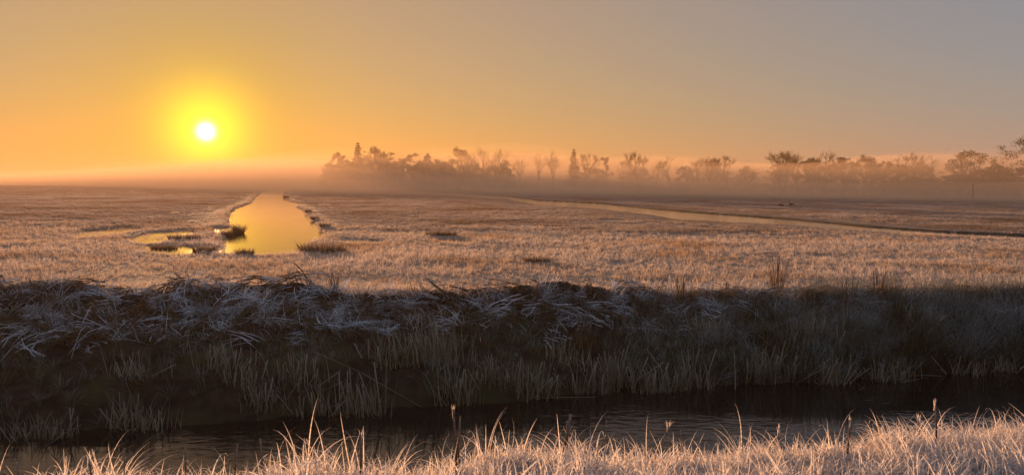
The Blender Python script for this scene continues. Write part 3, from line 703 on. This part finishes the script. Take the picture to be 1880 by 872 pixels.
def make_tree(kind, seed, h, wd, name, loc, label, cat, group):
    rng = np.random.default_rng(seed); t = empty(name, loc, label, cat, group); t.rotation_euler = (0, 0, rng.uniform(-.3, .3))
    mb = MB()
    if kind == 'bare' or kind == 'twiggy':
        T = bare_skeleton(rng, h, .9, mb, .022 if kind == 'bare' else .03, .028 * h, rng.normal(0, .06), 4, .26, 3 if kind == 'bare' else 5)
        mt = M_TWIG
    elif kind == 'conifer':
        mb.tube([(0, 0, -.2), (0, 0, h * .5), (.05, 0, h)], [.02 * h, .012 * h, .02], 6); T = []
        nw = 19
        for k in range(nw):
            z = h * (.16 + .82 * k / nw); rad = wd * .5 * (1 - (k / nw)) ** .9 * rng.uniform(.75, 1.2) + .05
            for b in range(7):
                a = rng.uniform(0, 6.28); e = np.array([math.cos(a) * rad, math.sin(a) * rad, z - rad * .22 + rng.normal(0, .12)])
                mb.tube([(0, 0, z), e * .5 + np.array([0, 0, z]) * .5 + [0, 0, .05], e], [.05, .03, .015], 3, cap=False)
                for q in range(26):
                    f = rng.uniform(.25, 1.05); p = np.array([0, 0, z]) * (1 - f) + e * f; T.append(p + rng.normal(0, .30, (3, 3)) * np.array([1, 1, .6]) * (1.15 - .3 * f) * min(1, .35 + rad))
        T = np.array(T); mt = M_NEEDLE
    elif kind == 'pine':                                                # open crown of separate needle plates on a bare trunk
        mb.tube([(0, 0, -.2), (rng.normal(0, .2), 0, h * .55), (rng.normal(0, .4), 0, h * .96)], [.025 * h, .018 * h, .05], 6); T = []
        for k in range(11):
            z = h * rng.uniform(.42, 1.0); a = rng.uniform(0, 6.28); rad = wd * .5 * rng.uniform(.2, .95) * (1.1 - .5 * (z / h - .4)); c = np.array([math.cos(a) * rad, math.sin(a) * rad, z])
            mb.tube([(0, 0, z - h * .1), c * .6 + np.array([0, 0, z * .38]), c], [.07, .05, .03], 4, cap=False)
            T.append(leaf_cloud(rng, c, wd * .17, h * .05, 150, .16))
        T = np.concatenate(T); mt = M_NEEDLE
    else:                                                              # 'dense' or 'shrub'
        bare_skeleton(rng, h * .85, .9, mb, .02, .03 * h, 0, 3, .3, 1); T = []
        nb = 44
        for k in range(nb):
            a = rng.uniform(0, 6.28); f = (k + rng.random()) / nb; z = h * (.10 + .84 * f)
            rad = wd * .45 * math.sqrt(max(0.02, 1 - (abs(f - .33) / .68) ** 1.7)) * math.sqrt(rng.random()) * (.8 if f < .15 else 1)
            T.append(leaf_cloud(rng, np.array([math.cos(a) * rad, math.sin(a) * rad, z]), wd * rng.uniform(.06, .15), h * rng.uniform(.04, .10), 170, .13))
        for k in range(16):                                            # sprays that break the outline
            a = rng.uniform(0, 6.28); f = rng.uniform(.3, 1.03); z = h * (.1 + .86 * f); rad = wd * .47 * math.sqrt(max(.01, 1 - (abs(f - .33) / .7) ** 1.7))
            T.append(leaf_cloud(rng, np.array([math.cos(a) * rad, math.sin(a) * rad, z]), wd * .05, h * .035, 40, .13))
        T = np.concatenate(T); mt = M_LEAF
    tm = mb.mesh('trunk', M_BARK); cm = tri_mesh('crown', T, mt); fit([cm] if kind in ('dense', 'shrub') else [tm, cm], h, wd)
    if kind in ('dense', 'shrub'): fit([tm], h * .93, wd * .8)
    put('trunk', tm, t); put('crown', cm, t)
    return t
# photo x, photo y of the top, width in photo pixels, distance, kind, label
TREES = [
 (622, 281, 34, 310, 'dense', 'broad low evergreen at the left end of the misty wood'),
 (657, 263, 24, 312, 'conifer', 'pointed spruce standing highest in the left wood'),
 (687, 270, 46, 318, 'dense', 'big rounded evergreen right of the pointed spruce'),
 (714, 280, 30, 314, 'pine', 'ragged pine right of the big rounded evergreen'),
 (640, 296, 40, 300, 'shrub', 'low thicket bush under the pointed spruce'),
 (736, 292, 40, 306, 'shrub', 'low bush between the ragged pine and the small umbrella pine'),
 (755, 282, 22, 322, 'pine', 'small umbrella pine in the gap of the left wood'),
 (785, 282, 30, 316, 'conifer', 'squat cone-shaped spruce left of the round dark tree'),
 (806, 294, 34, 308, 'shrub', 'low bush between the squat spruce and the round dark tree'),
 (768, 296, 34, 304, 'shrub', 'low bush left of the squat spruce'),
 (843, 272, 54, 312, 'dense', 'large round dark tree at the right end of the left wood'),
 (884, 269, 34, 318, 'bare', 'tall bare forked tree right of the large round tree'),
 (909, 270, 42, 316, 'bare', 'wide bare tree with a flat fan crown beside the forked one'),
 (928, 296, 30, 308, 'shrub', 'dark bush at the foot of the wide bare tree'),
 (956, 291, 26, 330, 'bare', 'small faint bare tree standing alone in the mist'),
 (989, 278, 22, 318, 'bare', 'slim bare tree with a high crown on a long trunk'),
 (1016, 277, 24, 320, 'twiggy', 'slim ivy-dark tree right of the slim bare one'),
 (1054, 275, 22, 312, 'conifer', 'slender layered spruce in the middle of the tree line'),
 (1077, 281, 36, 316, 'twiggy', 'round twiggy tree touching the slender spruce'),
 (1113, 289, 20, 314, 'pine', 'small layered pine right of the round twiggy tree'),
 (1142, 293, 34, 345, 'bare', 'very faint bare tree left of the dense middle tree'),
 (1177, 278, 40, 314, 'twiggy', 'dense upright twiggy tree in the middle of the tree line'),
 (1203, 299, 24, 318, 'bare', 'small bare tree at the right foot of the dense upright one'),
 (1234, 286, 32, 320, 'bare', 'lone open bare tree with a vase-shaped crown'),
 (1276, 287, 32, 322, 'bare', 'bare tree at the left of the small misty grove'),
 (1302, 290, 34, 318, 'twiggy', 'twiggy tree in the middle of the small misty grove'),
 (1341, 286, 44, 320, 'twiggy', 'broad round twiggy tree at the right of the small grove'),
 (1258, 306, 34, 316, 'shrub', 'low bush left of the small misty grove'),
 (1372, 306, 34, 324, 'shrub', 'low bush right of the small misty grove'),
 (1437, 277, 48, 290, 'twiggy', 'rounded twiggy tree at the left end of the right wood'),
 (1470, 281, 38, 292, 'twiggy', 'second twiggy tree of the right wood'),
 (1512, 276, 38, 296, 'bare', 'bare round-headed tree rising above the right wood'),
 (1492, 291, 46, 286, 'dense', 'dark bush below the bare round-headed tree'),
 (1548, 290, 44, 290, 'dense', 'dark evergreen right of the bare round-headed tree'),
 (1588, 287, 46, 292, 'dense', 'bumpy evergreen in the middle of the right wood'),
 (1624, 297, 44, 288, 'shrub', 'low evergreen left of the broad bare tree'),
 (1672, 280, 60, 292, 'bare', 'broad bare tree with a domed crown in the right wood'),
 (1655, 303, 50, 284, 'shrub', 'bush under the broad domed bare tree'),
 (1730, 298, 50, 286, 'twiggy', 'low twiggy tree between the domed and the conical ones'),
 (1785, 278, 62, 280, 'dense', 'tall conical dark tree near the right edge'),
 (1832, 302, 50, 276, 'shrub', 'bush in the dip right of the conical dark tree'),
 (1902, 250, 110, 262, 'dense', 'tallest dark tree, cut by the right edge'),
 (604, 300, 30, 306, 'shrub', 'outermost low bush at the left tip of the wood'),
 (668, 290, 44, 326, 'dense', 'dark tree filling the wood behind the low thicket bush'),
 (702, 291, 40, 328, 'dense', 'dark tree filling the wood below the big rounded evergreen'),
 (724, 296, 40, 330, 'shrub', 'bush behind the ragged pine'),
 (782, 300, 44, 330, 'shrub', 'bush behind the squat spruce'),
 (818, 298, 40, 326, 'shrub', 'bush pressed against the large round tree on its left'),
 (868, 300, 40, 328, 'shrub', 'bush pressed against the large round tree on its right'),
 (900, 304, 36, 330, 'shrub', 'bush between the two tall bare trees'),
 (1085, 308, 60, 336, 'shrub', 'faint wide thicket under the round twiggy tree'),
 (1172, 308, 60, 336, 'shrub', 'faint wide thicket under the dense upright tree'),
 (1310, 310, 70, 336, 'shrub', 'faint wide thicket under the small misty grove'),
 (1440, 300, 56, 298, 'shrub', 'thicket at the foot of the rounded twiggy tree'),
 (1520, 302, 60, 300, 'shrub', 'thicket at the foot of the bare round-headed tree'),
 (1655, 333, 70, 276, 'shrub', 'lowest hedge bush at the left tip of the dark hedge'),
 (1708, 327, 76, 273, 'shrub', 'second bush of the dark misty hedge on the right'),
 (1762, 321, 80, 270, 'shrub', 'third bush of the dark misty hedge on the right'),
 (1815, 314, 84, 267, 'shrub', 'fourth bush of the dark misty hedge on the right'),
 (1868, 308, 90, 264, 'shrub', 'highest hedge bush, at the right edge of the picture'),
]
NAMES = {'dense': 'evergreen_tree', 'conifer': 'spruce_tree', 'pine': 'pine_tree', 'bare': 'bare_tree', 'twiggy': 'twiggy_tree', 'shrub': 'shrub'}
for i, (px, py, wd, D, kind, lab) in enumerate(TREES):
    d = ray(px, py); tt = D / math.hypot(d.x, d.y); top = CAM + d * tt
    make_tree(kind, 2000 + i, top.z + .1, wd / F * D * 1.12, NAMES[kind], (top.x, top.y, -.1), lab, 'shrub' if kind == 'shrub' else 'tree', 'trees and shrubs in the mist')

# thin pole in the mist, and two birds on the meadow
d = ray(1787, 338); tt = 215 / math.hypot(d.x, d.y); top = CAM + d * tt
t = empty('pole', (top.x, top.y, -.1), 'thin dark pole standing in the mist before the right hedge', 'pole')
mb = MB(); mb.tube([(0, 0, 0), (.02, 0, top.z * .6), (.0, 0, top.z + .1)], [.16, .14, .11], 8); put('shaft', mb.mesh('shaft', M_POST), t)
mb = MB(); mb.tube([(0, 0, top.z + .1), (0, 0, top.z + .16), (0, 0, top.z + .22)], [.15, .15, .05], 8); put('cap', mb.mesh('cap', M_POST), t)

def loft(rings, k=10):
    """rings: (x, z, ry, rz) along the body; returns verts and quads of a closed skin"""
    V = []; Q = []
    for (x, z, ry, rz) in rings:
        for j in range(k):
            a = 2 * math.pi * j / k; V.append((x, ry * math.cos(a), z + rz * math.sin(a)))
    for i in range(len(rings) - 1):
        for j in range(k): Q.append((i * k + j, i * k + (j + 1) % k, (i + 1) * k + (j + 1) % k, (i + 1) * k + j))
    return V, Q
def bird(loc, rz, upright, label):
    t = empty('goose', loc, label, 'bird', 'geese on the meadow'); t.rotation_euler = (0, 0, rz)
    if upright:
        rings = [(-.42, .30, .01, .01), (-.34, .31, .06, .03), (-.22, .30, .13, .09), (-.05, .29, .17, .13), (.10, .31, .16, .13), (.19, .37, .10, .10), (.22, .45, .055, .06), (.23, .55, .04, .05), (.24, .62, .045, .05),
                 (.28, .655, .045, .04), (.32, .655, .03, .03), (.345, .65, .01, .01)]
    else:
        rings = [(-.40, .24, .01, .01), (-.32, .25, .06, .03), (-.20, .25, .13, .09), (-.03, .25, .17, .13), (.12, .25, .16, .12), (.22, .24, .10, .09), (.30, .20, .055, .055), (.38, .13, .04, .045), (.43, .09, .042, .045),
                 (.47, .07, .035, .035), (.49, .06, .01, .01)]
    V, Q = loft(rings); put('body', mesh_np('goose body', V, Q, None, M_BIRD, None, True), t)
    h = rings[-1]; mb = MB(); dirv = (.05, 0, -.005) if upright else (.03, 0, -.05)
    mb.tube([(h[0] - .02, 0, h[1]), (h[0] + dirv[0], 0, h[1] + dirv[2])], [.016, .007], 6); put('bill', mb.mesh('bill', M_BILL), t)
    for s in (-1, 1):
        mb = MB(); mb.tube([(-.02, s * .06, .20), (-.01, s * .06, .02), (.05, s * .06, .0)], [.014, .010, .02], 5); put('leg', mb.mesh('leg', M_BILL), t)
        V, Q = loft([(-.40, .31, .004, .01), (-.25, .32, .02, .05), (-.05, .30, .03, .08), (.10, .29, .02, .05), (.14, .29, .004, .01)], 6)
        put('wing', mesh_np('wing', np.array(V) + [0, s * .145, 0], Q, None, M_BIRDL if False else M_BIRD, None, True), t)
x, y = ground(1452, 380, .0); bird((x, y, ground_z(x, y) + .02), 2.6, True, 'dark goose with raised neck standing on the far right meadow')
x, y = ground(1434, 380.5, .0); bird((x, y, ground_z(x, y) + .02), .3, False, 'dark goose feeding with lowered head left of the standing one')

# ------------------------------------------------------------------ air
def volume_mat(name, density, col, g):
    m, n, l = new_mat(name); o = n.new('ShaderNodeOutputMaterial'); v = n.new('ShaderNodeVolumePrincipled')
    v.inputs['Color'].default_value = (*col, 1); v.inputs['Density'].default_value = density; v.inputs['Anisotropy'].default_value = g
    l.new(v.outputs[0], o.inputs['Volume']); return m
def box(name, lo, hi, mat):
    V = [(x, y, z) for x in (lo[0], hi[0]) for y in (lo[1], hi[1]) for z in (lo[2], hi[2])]
    Q = [(0, 1, 3, 2), (4, 6, 7, 5), (0, 4, 5, 1), (2, 3, 7, 6), (0, 2, 6, 4), (1, 5, 7, 3)]
    me = bpy.data.meshes.new(name); me.from_pydata(V, [], Q); me.materials.append(mat)
    return put(name, me, kind='stuff', label='thin bright morning haze over the whole meadow', category='haze')
box('haze', (-2400, -200, -3.5), (2400, 2400, 22), volume_mat('morning haze', .0008, (.52, .37, .24), .40))

def mist_bank(name, label, hgt, near, dens, seed, col, g):
    """a closed bank of mist with an uneven top, lying in front of and among the trees"""
    xs = np.linspace(-420, 420, 85); ys = np.linspace(120, 620, 61); X, Y = np.meshgrid(xs, ys); x, y = X.ravel(), Y.ravel()
    d = np.hypot(x, y)
    lf = 1 - sstep(-.75, -.20, x / y)                                   # thinner and farther off below the sun
    top = hgt * (1 - .25 * lf) * sstep(near + 190 * lf, near + 110 + 220 * lf, d + 30 * fbm(x * .02, y * .02, seed, 2)) * (1 + 1.0 * fbm(x * .013, y * .02, seed + 4, 3)) * sstep(620, 480, y) * sstep(420, 360, np.abs(x)) * sstep(118, 150, y) * (1 - .45 * lf) + .02
    n = len(x); V = np.concatenate([np.stack([x, y, top], -1), np.stack([x, y, np.full(n, -1.0 - .2 * (hgt > 8))], -1)])
    nx, ny = len(xs), len(ys); i = (np.arange(ny - 1)[:, None] * nx + np.arange(nx - 1)[None, :]).ravel()
    Q = [np.stack([i, i + 1, i + nx + 1, i + nx], -1), np.stack([i + n, i + nx + n, i + nx + 1 + n, i + 1 + n], -1)]
    a = np.arange(nx - 1); b = np.arange(ny - 1) * nx
    Q += [np.stack([a, a + n, a + 1 + n, a + 1], -1), np.stack([a + (ny - 1) * nx, a + 1 + (ny - 1) * nx, a + 1 + (ny - 1) * nx + n, a + (ny - 1) * nx + n], -1)]
    Q += [np.stack([b, b + nx, b + nx + n, b + n], -1), np.stack([b + nx - 1, b + nx - 1 + n, b + 2 * nx - 1 + n, b + 2 * nx - 1], -1)]
    put(name, mesh_np(name, V, np.concatenate(Q), None, volume_mat(name, dens, col, g)), kind='stuff', label=label, category='mist')
mist_bank('ground_mist', 'low bank of ground mist around the feet of the trees', 4.4, 125, .008, 301, (.88, .67, .47), .3)
for k, (hg, lab, dn) in enumerate(((7.5, 'thin mist hanging among the lower branches of the trees', .0048), (10.5, 'thin mist hanging among the middle branches of the trees', .0044), (14.0, 'thinnest highest mist around the tree tops', .0034))):
    mist_bank('wood_mist', lab, hg, 140 + 12 * k, dn, 331 + 40 * k, (.88, .67, .47), .3)
